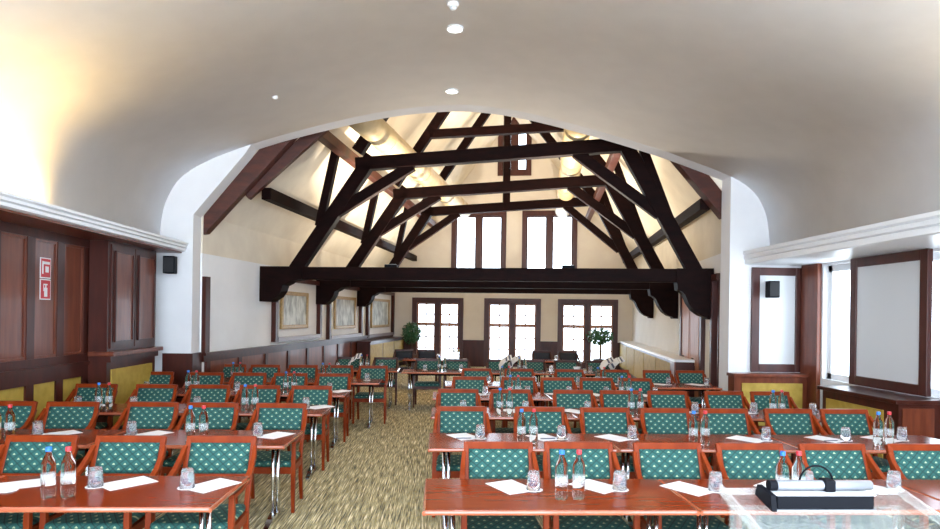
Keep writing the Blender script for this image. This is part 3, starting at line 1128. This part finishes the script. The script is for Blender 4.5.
# ------------------------------------------------------------------ furniture prototypes
def make_chair(pad, name, label, cat, group, chair_wood=chair_wood):
    o = empty(name, (0, 0, 0), label, cat, group)
    W = 0.252                       # half width of the back
    rb = lambda z: 0.215 + (z - 0.44) * 0.34 + max(0, z - 0.44) ** 2 * 0.06   # y of the raked back
    # stiles, top and bottom rails of the back
    m_ = MB()
    for s in (-1, 1):
        m_.sweep([(s * (W - 0.018), rb(z), z) for z in (0.40, 0.55, 0.7, 0.82, 0.925)], 0.036, 0.034, up=(0, 1, 0))
    m_.beam((-W + 0.018, rb(0.905), 0.905), (W - 0.018, rb(0.905), 0.905), 0.034, 0.05)
    m_.beam((-W + 0.018, rb(0.655), 0.655), (W - 0.018, rb(0.655), 0.655), 0.03, 0.04)
    m_.build('back_frame', chair_wood, o, bevel=0.005, local=True)
    # padded back
    m_ = MB()
    n, k = 10, 6
    F, Bk = [], []
    for i in range(n + 1):
        x = -W + 0.036 + (2 * W - 0.072) * i / n
        fr, br = [], []
        for j in range(k + 1):
            z = 0.672 + (0.882 - 0.672) * j / k
            bul = 0.018 * (1 - (2 * i / n - 1) ** 4) * (1 - (2 * j / k - 1) ** 4)
            fr.append(m_.bm.verts.new((x, rb(z) - 0.012 - bul, z)))
            br.append(m_.bm.verts.new((x, rb(z) + 0.010, z)))
        F.append(fr)
        Bk.append(br)
    for i in range(n):
        for j in range(k):
            m_.bm.faces.new((F[i][j], F[i + 1][j], F[i + 1][j + 1], F[i][j + 1]))
            m_.bm.faces.new((Bk[i][j], Bk[i][j + 1], Bk[i + 1][j + 1], Bk[i + 1][j]))
    for i in range(n):
        m_.bm.faces.new((F[i][0], Bk[i][0], Bk[i + 1][0], F[i + 1][0]))
        m_.bm.faces.new((F[i][k], F[i + 1][k], Bk[i + 1][k], Bk[i][k]))
    for j in range(k):
        m_.bm.faces.new((F[0][j], F[0][j + 1], Bk[0][j + 1], Bk[0][j]))
        m_.bm.faces.new((F[n][j], Bk[n][j], Bk[n][j + 1], F[n][j + 1]))
    m_.build('backrest', pad, o, smooth=True, local=True)
    # seat
    m_ = MB()
    m_.prism([(-0.25, -0.24), (0.25, -0.24), (0.235, 0.21), (-0.235, 0.21)], 'z', 0.425, 0.485)
    m_.build('seat', pad, o, bevel=0.022, smooth=True, local=True)
    m_ = MB()
    m_.beam((-0.25, -0.215, 0.395), (0.25, -0.215, 0.395), 0.03, 0.06)
    m_.beam((-0.25, 0.2, 0.395), (0.25, 0.2, 0.395), 0.03, 0.06)
    for s in (-1, 1):
        m_.beam((s * 0.245, -0.215, 0.395), (s * 0.235, 0.2, 0.395), 0.03, 0.06)
    m_.build('seat_frame', chair_wood, o, local=True)
    # legs, the front ones running up to the arms
    for s in (-1, 1):
        MB().sweep([(s * 0.262, -0.20, 0), (s * 0.262, -0.205, 0.4), (s * 0.262, -0.195, 0.635)], [0.032, 0.042, 0.036], [0.032, 0.045, 0.036], up=(0, 1, 0)).build('leg', chair_wood, o, bevel=0.005, local=True)
        MB().sweep([(s * 0.238, 0.255, 0), (s * 0.238, 0.205, 0.25), (s * 0.238, 0.20, 0.42)], [0.032, 0.038, 0.036], [0.032, 0.042, 0.04], up=(0, 1, 0)).build('leg', chair_wood, o, bevel=0.005, local=True)
    # arms sweeping down and out from the back
    for s in (-1, 1):
        MB().sweep([(s * 0.248, rb(0.86) - 0.005, 0.855), (s * 0.256, rb(0.80) - 0.04, 0.795), (s * 0.264, 0.20, 0.715), (s * 0.268, 0.08, 0.668), (s * 0.269, -0.06, 0.652), (s * 0.264, -0.225, 0.648)],
                   [0.03, 0.034, 0.038, 0.042, 0.044, 0.042], [0.05, 0.046, 0.04, 0.032, 0.03, 0.03]).build('armrest', chair_wood, o, bevel=0.006, local=True)
    return o


def make_table(w, d, top_mat=None):
    o = empty('conference_table', (0, 0, 0), 'x', 'table', 'conference tables')
    tm = top_mat or table_wood
    e = 0.018
    MB().box(-w / 2 + e, w / 2 - e, e, d - e, 0.711, 0.741).build('tabletop', tm, o, local=True)
    prof = [(0.0, 0.740), (0.0, 0.711), (0.008, 0.7105), (0.015, 0.715), (e, 0.7255), (0.015, 0.736), (0.008, 0.7405)]
    m_ = MB()
    m_.prism([(-w / 2 + e - a, z) for a, z in prof], 'y', 0.0, d)
    m_.prism([(w / 2 - e + a, z) for a, z in prof], 'y', 0.0, d)
    m_.prism([(e - a, z) for a, z in prof], 'x', -w / 2 + e, w / 2 - e)
    m_.prism([(d - e + a, z) for a, z in prof], 'x', -w / 2 + e, w / 2 - e)
    m_.build('edge_band', edge_wood if not top_mat else top_mat, o, local=True, smooth=False)
    for s in (-1, 1):
        x = s * (w / 2 - 0.16)
        m_ = MB()
        m_.tube([(x - 0.022, d * 0.48, 0.06), (x - 0.022, d * 0.48, 0.69)], 0.016, 10)
        m_.tube([(x + 0.022, d * 0.48, 0.06), (x + 0.022, d * 0.48, 0.69)], 0.016, 10)
        lg = m_.build('leg', chrome, o, local=True, smooth=True)
        m_ = MB()
        yc_ = d * 0.48
        pts_ = [(x, yc_ + a, z) for a, z in ((-0.30, 0.018), (-0.27, 0.03), (-0.16, 0.06), (-0.05, 0.08), (0.05, 0.08), (0.16, 0.06), (0.27, 0.03), (0.30, 0.018))]
        m_.sweep(pts_, [0.035, 0.045, 0.05, 0.062, 0.062, 0.05, 0.045, 0.035], 0.026)
        m_.box(x - 0.02, x + 0.02, yc_ - 0.31, yc_ - 0.27, 0, 0.02)
        m_.box(x - 0.02, x + 0.02, yc_ + 0.27, yc_ + 0.31, 0, 0.02)
        m_.build('foot', chrome, lg, local=True)
        MB().box(x - 0.05, x + 0.05, yc_ - 0.25, yc_ + 0.25, 0.69, 0.711).build('bracket', black, o, local=True)
    MB().beam((-w / 2 + 0.16, d * 0.48, 0.67), (w / 2 - 0.16, d * 0.48, 0.67), 0.03, 0.04).build('crossbar', black, o, local=True)
    return o


def make_bottle(capm, label):
    o = empty('water_bottle', (0, 0, 0), label, 'bottle', 'water bottles in pairs on the tables')
    K = lambda pr: [(r * 1.07, z * 1.14) for r, z in pr]
    b = MB().lathe(K([(0, 0.002), (0.030, 0.0), (0.035, 0.006), (0.036, 0.05), (0.0345, 0.06), (0.036, 0.07), (0.036, 0.165), (0.033, 0.185), (0.024, 0.207), (0.015, 0.225), (0.0135, 0.246), (0, 0.246)]), 18)
    b.build('bottle_body', bottle_glass, o, smooth=True, local=True)
    MB().lathe(K([(0.0362, 0.075), (0.0368, 0.0755), (0.0368, 0.128), (0.0362, 0.1285)]), 18).build('label', label_film, o, smooth=True, local=True)
    MB().lathe(K([(0, 0.240), (0.0155, 0.240), (0.0155, 0.259), (0.0145, 0.262), (0, 0.262)]), 14).build('cap', capm, o, local=True)
    return o


def make_tumbler(label):
    """tumbler standing upside down"""
    o = empty('tumbler', (0, 0, 0), label, 'glass', 'upturned tumblers at the seats')
    m_ = MB()
    m_.lathe([(r * 1.1, z * 1.15) for r, z in ((0, 0.103), (0.029, 0.103), (0.033, 0.098), (0.037, 0.06), (0.0415, 0.0), (0.0392, 0.0), (0.0345, 0.06), (0.0305, 0.086), (0, 0.086))], 18)
    g = m_.build('glass_body', tumbler_glass, o, smooth=True, local=True)
    m_ = MB()
    for k, (z0, z1) in enumerate(((0.058, 0.064), (0.046, 0.051), (0.034, 0.042))):
        for j in range(4 - k % 2):
            a0 = -PI / 2 - 0.55 + j * 0.32 + 0.07 * k
            r = 0.0418 + (0.06 - z0) * 0.08
            p0, p1 = a0, a0 + 0.2
            m_.quad((r * math.cos(p0), r * math.sin(p0), z0), (r * math.cos(p1), r * math.sin(p1), z0), (r * math.cos(p1) * 0.995, r * math.sin(p1) * 0.995, z1), (r * math.cos(p0) * 0.995, r * math.sin(p0) * 0.995, z1))
    m_.build('printed_mark', ink, o, local=True)
    return o


CH_L = 'x'
chair_p = make_chair(fabric, 'conference_chair', CH_L, 'chair', 'green patterned armchairs at the tables')
chair_d = make_chair(dark_cloth, 'dark_chair', CH_L, 'chair', 'dark armchairs at the back of the hall', panel_dark)  # frame tone darkened to stand for backlit shade
chair_t = make_chair(fabric, 'conference_chair', CH_L, 'chair', 'green patterned armchairs at the tables', panel_dark)  # same chair, backlit shade of the far rows put into the frame colour
table_16 = make_table(1.6, 0.72)
table_12 = make_table(1.2, 0.72)
bottle_b = make_bottle(blue_cap, 'x')
bottle_r = make_bottle(red_cap, 'x')
tumbler_p = make_tumbler('x')
pen_p = None
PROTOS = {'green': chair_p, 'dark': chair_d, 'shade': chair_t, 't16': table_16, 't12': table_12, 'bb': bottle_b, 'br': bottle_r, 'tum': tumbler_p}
USED = set()


def put(key, loc, rz, label):
    p = PROTOS[key]
    if key not in USED:
        USED.add(key)
        p.location = loc
        p.rotation_euler = (0, 0, rz)
        p['label'] = label
        return p
    return dup(p, loc, rz, label)


def sheet_mesh(name, pts, th, m):
    mb_ = MB().prism(pts, 'z', 0, th)
    bmesh.ops.recalc_face_normals(mb_.bm, faces=mb_.bm.faces)
    me = bpy.data.meshes.new(name)
    mb_.bm.to_mesh(me)
    mb_.bm.free()
    me.materials.append(m)
    return me


sheet_me = sheet_mesh('paper_sheet', [(-0.105, -0.148), (0.105, -0.148), (0.105, 0.148), (-0.105, 0.148)], 0.002, paper)
doily_me = sheet_mesh('doily', [((0.056 + 0.004 * (k % 2)) * math.cos(2 * PI * k / 24), (0.056 + 0.004 * (k % 2)) * math.sin(2 * PI * k / 24)) for k in range(24)], 0.002, paper)
m_ = MB().tube([(-0.07, 0, 0.005), (0.06, 0, 0.005)], 0.004, 8)
m_.tube([(0.06, 0, 0.005), (0.072, 0, 0.005)], [0.004, 0.001], 8)
m_.bm.faces.ensure_lookup_table()
pen_me = bpy.data.meshes.new('pen')
m_.bm.to_mesh(pen_me)
pen_me.materials.append(ink)


def flat(name, me, loc, rz, label, cat, group):
    o = bpy.data.objects.new(name, me)
    C.objects.link(o)
    o.location = loc
    o.rotation_euler = (0, 0, rz)
    return tag(o, label, cat, group)


ORD = ['first', 'second', 'third', 'fourth', 'fifth', 'sixth', 'seventh', 'eighth', 'ninth']
ROWN = ['front row', 'second row', 'third row', 'fourth row', 'fifth row', 'sixth row', 'back row']
TT = 0.741


def fill_row(side, ri, ytab, ychair, chairs, glasses, bottles, tables, key='green', sheets=True, rowname=None):
    """chairs, glasses and bottle pairs are listed by where they are seen along the row"""
    row = (rowname or ROWN[ri]) + (' left' if side == 'L' else ' right') + ' of aisle'
    order = (lambda xs: sorted(xs, reverse=True)) if side == 'L' else sorted
    vc = 68 + 60 * (6.0 / max(ychair, 4))
    cx = order([x_at(c, ychair, 340 + 260 / ychair * 1.0) for c in chairs])
    for _ in range(60):                       # arms may not touch
        for a in range(len(cx) - 1):
            gap = abs(cx[a + 1] - cx[a])
            if gap < 0.61:
                d_ = (0.613 - gap) / 2 * (1 if cx[a + 1] > cx[a] else -1)
                cx[a] -= d_
                cx[a + 1] += d_
    feet = [t[0] + e for t in tables for e in (0.16, t[1] - 0.16)]
    for i, x in enumerate(cx):
        for dx in (0, 0.02, -0.02, 0.04, -0.04, 0.06, -0.06, 0.08, -0.08):
            if i and abs(x + dx - prev) < 0.588:
                continue
            if all(abs(x + dx + sg * w_ - f) > 0.062 for f in feet for sg in (-1, 1) for w_ in (0.262, 0.238)):
                x += dx
                break
        prev = x
        lab = (('wooden' if key == 'green' else 'shade-darkened wood') + ' armchair with green patterned back, ' if key != 'dark' else 'dark upholstered armchair, ') + '%s from the aisle, %s' % (ORD[i], row)
        put(key, (x, ychair - 0.385 + random.uniform(-0.015, 0.015), 0), random.uniform(-0.012, 0.012), lab)
    ts = order([t[0] for t in tables])
    for i, t in enumerate(order(tables)):
        x0, w = t
        if len(tables) == 1:
            lab = 'red-brown table, only one in the %s' % row
        else:
            lab = 'red-brown conference table, %s from the aisle, %s' % (ORD[i], row)
        put('t16' if w > 1.4 else 't12', (x0 + w / 2, ytab, 0), 0.0, lab)
    gx = order([x_at(g, ytab + 0.45, 315 + 700 / (ytab + .45)) for g in glasses])
    for i, x in enumerate(gx):
        y = ytab + 0.43 + random.uniform(-0.025, 0.03)
        flat('doily', doily_me, (x, y, TT + 0.0025), random.uniform(0, 1), 'round white doily under the %s tumbler from aisle, %s' % (ORD[i], row), 'doily', 'doilies under the tumblers')
        put('tum', (x, y, TT + 0.0048), random.uniform(-0.4, 0.4), 'upturned clear tumbler on a doily, %s from the aisle, %s' % (ORD[i], row))
        if sheets:
            sg = 1 if side == 'L' else -1
            flat('paper_sheet', sheet_me, (x + sg * random.uniform(0.13, 0.16), y + 0.07 + random.uniform(-0.02, 0.02), TT + 0.0002), sg * random.uniform(-0.75, -0.45),
                 'white sheet of paper beside the %s tumbler from aisle, %s' % (ORD[i], row), 'paper', 'white paper sheets at the seats')
    bx = order([x_at(b, ytab + 0.2, 315 + 700 / (ytab + .2)) for b in bottles])
    nb = len(bx)
    for i, x in enumerate(bx):
        where = 'only pair' if nb == 1 else 'pair nearest the aisle' if i == 0 else 'pair farthest from aisle' if i == nb - 1 else 'middle pair'
        y = ytab + 0.2 + random.uniform(-0.02, 0.04)
        put('bb', (x - 0.054, y, TT), random.uniform(-1, 1), 'blue-capped water bottle, %s, %s' % (where, row))
        put('br', (x + 0.054, y + 0.01, TT), random.uniform(-1, 1), 'red-capped water bottle, %s, %s' % (where, row))


R0 = -0.085
rt = [(R0, 1.6), (R0 + 1.6, 1.6), (R0 + 3.2, 1.6)]
lt = [(-1.27 - 1.6, 1.6), (-1.27 - 3.2, 1.6)]
fill_row('R', 0, 3.62, 4.65, [498.5, 584, 668.5, 748, 831, 913], [533, 619, 713, 806, 893], [571, 792], rt)
fill_row('R', 1, 5.30, 6.43, [468, 542, 606, 664, 723, 783, 841], [480, 561, 632, 764, 844, 902], [528, 699, 885], rt)
fill_row('R', 2, 6.95, 7.95, [460, 511, 567.5, 615, 664, 720, 767], [463, 525, 587, 694, 753, 811], [504.5, 636.5, 777.5], rt)
fill_row('R', 3, 8.50, 9.55, [470, 513, 556.5, 595, 635], [485, 527, 569, 606, 654], [514, 626], rt[:2])
fill_row('R', 4, 10.0, 11.05, [477, 519, 569, 615, 655, 689], [488, 534, 578, 619, 668, 706], [505.5, 601], [(0.1, 1.6), (1.7, 1.6), (3.32, 1.2)])
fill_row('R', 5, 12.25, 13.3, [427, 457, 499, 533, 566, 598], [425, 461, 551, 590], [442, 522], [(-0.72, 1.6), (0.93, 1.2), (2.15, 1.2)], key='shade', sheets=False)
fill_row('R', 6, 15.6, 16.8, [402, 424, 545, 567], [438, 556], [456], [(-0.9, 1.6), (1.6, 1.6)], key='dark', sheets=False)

fill_row('L', 0, 3.68, 4.82, [44, 132, 220], [97, 190], [58], lt)
fill_row('L', 1, 5.38, 6.58, [12, 74, 149, 214, 276], [39, 132, 259], [3, 196], lt)
fill_row('L', 2, 7.08, 8.18, [102, 157, 210, 260, 312], [79, 134, 197, 306], [102, 250], [(-1.27 - 1.6, 1.6), (-1.27 - 2.8, 1.2)])
fill_row('L', 3, 8.70, 9.86, [162, 208, 248, 291, 334], [148, 238, 330], [191.5, 289.5], [(-1.27 - 1.6, 1.6), (-1.27 - 2.8, 1.2)])
fill_row('L', 4, 10.25, 11.4, [236, 268, 302, 340, 371], [260, 300, 367], [236.5, 325.5], [(-0.95 - 1.6, 1.6), (-0.95 - 2.8, 1.2)], sheets=False)
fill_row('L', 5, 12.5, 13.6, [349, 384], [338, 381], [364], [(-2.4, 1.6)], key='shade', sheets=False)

# loose sheets, pens
flat('paper_sheet', sheet_me, (x_at(24, 4.15, 480), 4.18, TT + 0.0002), -1.0, 'white sheet of paper at left edge of left front table', 'paper', 'white paper sheets at the seats')
flat('doily', doily_me, (x_at(7, 4.02, 483), 4.02, TT + 0.0025), 0.2, 'round white doily without a glass on left front table', 'doily', 'doilies under the tumblers')
for px, y, lab in ((464, 5.72, 'dark pen on the paper nearest the aisle, second row right'), (548, 5.72, 'dark pen on second paper from aisle, second row right'), (831, 5.68, 'dark pen on fifth paper from aisle, second row right')):
    flat('pen', pen_me, (x_at(px, y, 440), y, TT + 0.003), 0.1, lab, 'pen', 'dark pens')


# folded leaflets standing on the far tables
def leaflet(loc, label, n=2):
    o = empty('folded_leaflet', loc, label, 'leaflet', 'folded leaflets on the far tables')
    for k in range(n):
        m_ = MB()
        x0 = k * 0.20 - 0.1 * n
        row_a, row_b = [], []
        for i in range(9):
            u = i / 8
            q = (x0 + 0.26 * u, 0.02 * k, 0.045 + 0.20 * u + 0.05 * math.sin(u * PI))
            row_a.append(q)
        for a, b in zip(row_a, row_a[1:]):
            m_.quad((a[0], a[1] - 0.1, a[2] - 0.02), (b[0], b[1] - 0.1, b[2] - 0.02), (b[0], b[1] + 0.14, b[2] + 0.06), (a[0], a[1] + 0.14, a[2] + 0.06))
        s_ = m_.build('sheet', paper, o, local=True)
        md = s_.modifiers.new('thick', 'SOLIDIFY')
        md.thickness = 0.012
        m_ = MB()
        for j in (1, 4, 6):
            a, b = row_a[j], row_a[j + 1]
            m_.quad((a[0], a[1] - 0.104, a[2] - 0.014), (b[0], b[1] - 0.104, b[2] - 0.014), (b[0], b[1] + 0.10, b[2] + 0.06), (a[0], a[1] + 0.10, a[2] + 0.06))
        m_.build('printed_band', ink, s_, local=True)
    return o


leaflet((x_at(611, 12.7, 352), 12.7, TT), 'pair of white folded leaflets standing below the right topiary tree')
leaflet((x_at(353, 12.98, 354), 12.95, TT), 'white folded leaflet standing on the table by left wainscot', 1)
leaflet((x_at(509, 12.92, 358), 12.92, TT), 'grey folded leaflets below the middle french window', 2)
tag(MB().lathe([(0, 0), (0.03, 0), (0.05, 0.03), (0.075, 0.1), (0.07, 0.1), (0.045, 0.035), (0, 0.02)], 16, (x_at(577, 12.7, 362), 12.7, TT)).build('white_bowl', paper, smooth=True), 'small white bowl left of the two folded leaflets', 'bowl')


# topiary trees by the french windows
def topiary(s, t, zc, rx, rz_, label):
    q = hall(s, t, 0)
    o = empty('topiary_tree', q, label, 'tree', 'potted topiary trees')
    MB().lathe([(0, 0), (0.17, 0), (0.22, 0.38), (0.235, 0.42), (0.20, 0.42), (0.19, 0.36), (0, 0.36)], 20).build('pot', terracotta, o, local=True)
    MB().tube([(0, 0, 0.34), (0.02, 0, 0.7), (-0.01, 0.01, zc)], [0.03, 0.026, 0.02], 8).build('trunk', bark, o, local=True)
    m_ = MB()
    rng = random.Random(int(s * 100))
    for k in range(900):
        d_ = V((rng.gauss(0, 1), rng.gauss(0, 1), rng.gauss(0, 1))).normalized()
        r = rng.uniform(0.55, 1.0)
        c = V((d_.x * rx * r, d_.y * rx * r, zc + d_.z * rz_ * r))
        a = V((rng.gauss(0, 1), rng.gauss(0, 1), rng.gauss(0, 1))).normalized()
        b = a.cross(d_).normalized()
        L = rng.uniform(0.035, 0.07)
        m_.quad(c - a * L, c + b * L * 0.45, c + a * L, c - b * L * 0.45)
    m_.build('foliage', leaf, o, local=True)
    return o


s_, z_ = st_on_back(411.5, 333, HT - 0.7)
topiary(s_, HT - 0.7, z_, 0.36, 0.40, 'potted topiary tree beside the left french window')
s_, z_ = st_on_back(600, 337, HT - 0.9)
topiary(s_, HT - 0.9, z_, 0.46, 0.32, 'potted topiary tree in front of the right french window')

# ------------------------------------------------------------------ clear lectern with the document camera
LX0, LX1, LY, LZT = 0.965, 1.60, 2.15, 1.25
SL = 0.22
ly0 = LY - 0.48
zt_ = lambda y: LZT - (LY - y) * SL
o = empty('lectern', ((LX0 + LX1) / 2, LY - 0.24, 0), 'clear acrylic lectern at bottom right of the photo', 'lectern')
T_ = 0.012
MB().prism([(LY, zt_(LY)), (ly0, zt_(ly0)), (ly0, zt_(ly0) - T_), (LY, zt_(LY) - T_)], 'x', LX0, LX1).build('top_plate', acrylic, o)
for x in (LX0, LX1 - T_):
    MB().prism([(LY, zt_(LY)), (ly0, zt_(ly0)), (ly0, zt_(ly0) + 0.03), (LY, zt_(LY) + 0.03)], 'x', x, x + T_).build('rim', acrylic_edge, o)
MB().box(LX0 + T_, LX1 - T_, LY - T_, LY, LZT, LZT + 0.02).build('rim', acrylic_edge, o)
MB().box(LX0 + 0.02, LX1 - 0.02, LY - 0.04, LY - 0.03, 0.02, LZT - 0.03).build('front_panel', acrylic, o)
for x in (LX0 + 0.02, LX1 - 0.03):
    MB().prism([(LY - 0.04, 0.02), (LY - 0.40, 0.02), (LY - 0.40, zt_(LY - 0.40) - 0.02), (LY - 0.04, zt_(LY - 0.04) - 0.02)], 'x', x, x + 0.01).build('side_panel', acrylic, o)
MB().box(LX0 + 0.03, LX1 - 0.03, LY - 0.40, LY - 0.04, 0.92, 0.93).build('shelf', acrylic, o)
MB().box(LX0 - 0.03, LX1 + 0.03, LY - 0.5, LY + 0.04, 0.0, 0.02).build('base_plate', acrylic, o)

cx_, cy_ = 1.265, LY - 0.10
cz_ = zt_(cy_) + 0.004
o = empty('document_camera', (cx_, cy_, cz_), 'silver and black document camera lying on the clear lectern', 'document camera')
tilt = math.atan(SL)
MB().prism([(-0.02, -0.02 * SL + 0.004), (0.055, 0.055 * SL + 0.004), (0.055, 0.044), (-0.02, 0.044)], 'x', -0.16, 0.165).build('base', black, o, local=True, bevel=0.004)
MB().box(-0.165, 0.17, -0.024, 0.06, 0.044, 0.048).build('top_cover', silver_light, o, local=True, bevel=0.002)
MB().prism([(-0.024, -0.024 * SL), (0.055, 0.055 * SL), (0.055, 0.055 * SL + 0.004), (-0.024, -0.024 * SL + 0.004)], 'x', -0.165, 0.17).build('front_trim', silver, o, local=True)
m_ = MB().tube([(-0.145, 0.03, 0.066), (0.185, 0.03, 0.066)], 0.0165, 18)
ar = m_.build('arm_tube', silver, o, local=True, smooth=False)
for f in ar.data.polygons:
    f.use_smooth = len(f.vertices) == 4
MB().tube([(-0.165, 0.03, 0.066), (-0.140, 0.03, 0.066)], 0.018, 14).build('arm_tip', black, o, local=True)
MB().box(0.018, 0.055, 0.008, 0.055, 0.047, 0.087).build('clamp', black, o, local=True, bevel=0.006)
MB().tube([(-0.045 + 0.115 * (1 - math.cos(k / 12 * PI)) / 2, 0.055, 0.07 + 0.055 * math.sin(k / 12 * PI)) for k in range(13)], 0.0035, 8).build('cable_loop', black, o, local=True)
MB().prism([(-0.03, -0.005), (0.085, 0.02), (0.07, 0.058), (-0.02, 0.046)], 'x', -0.183, -0.166).build('side_flap', black, o, local=True)
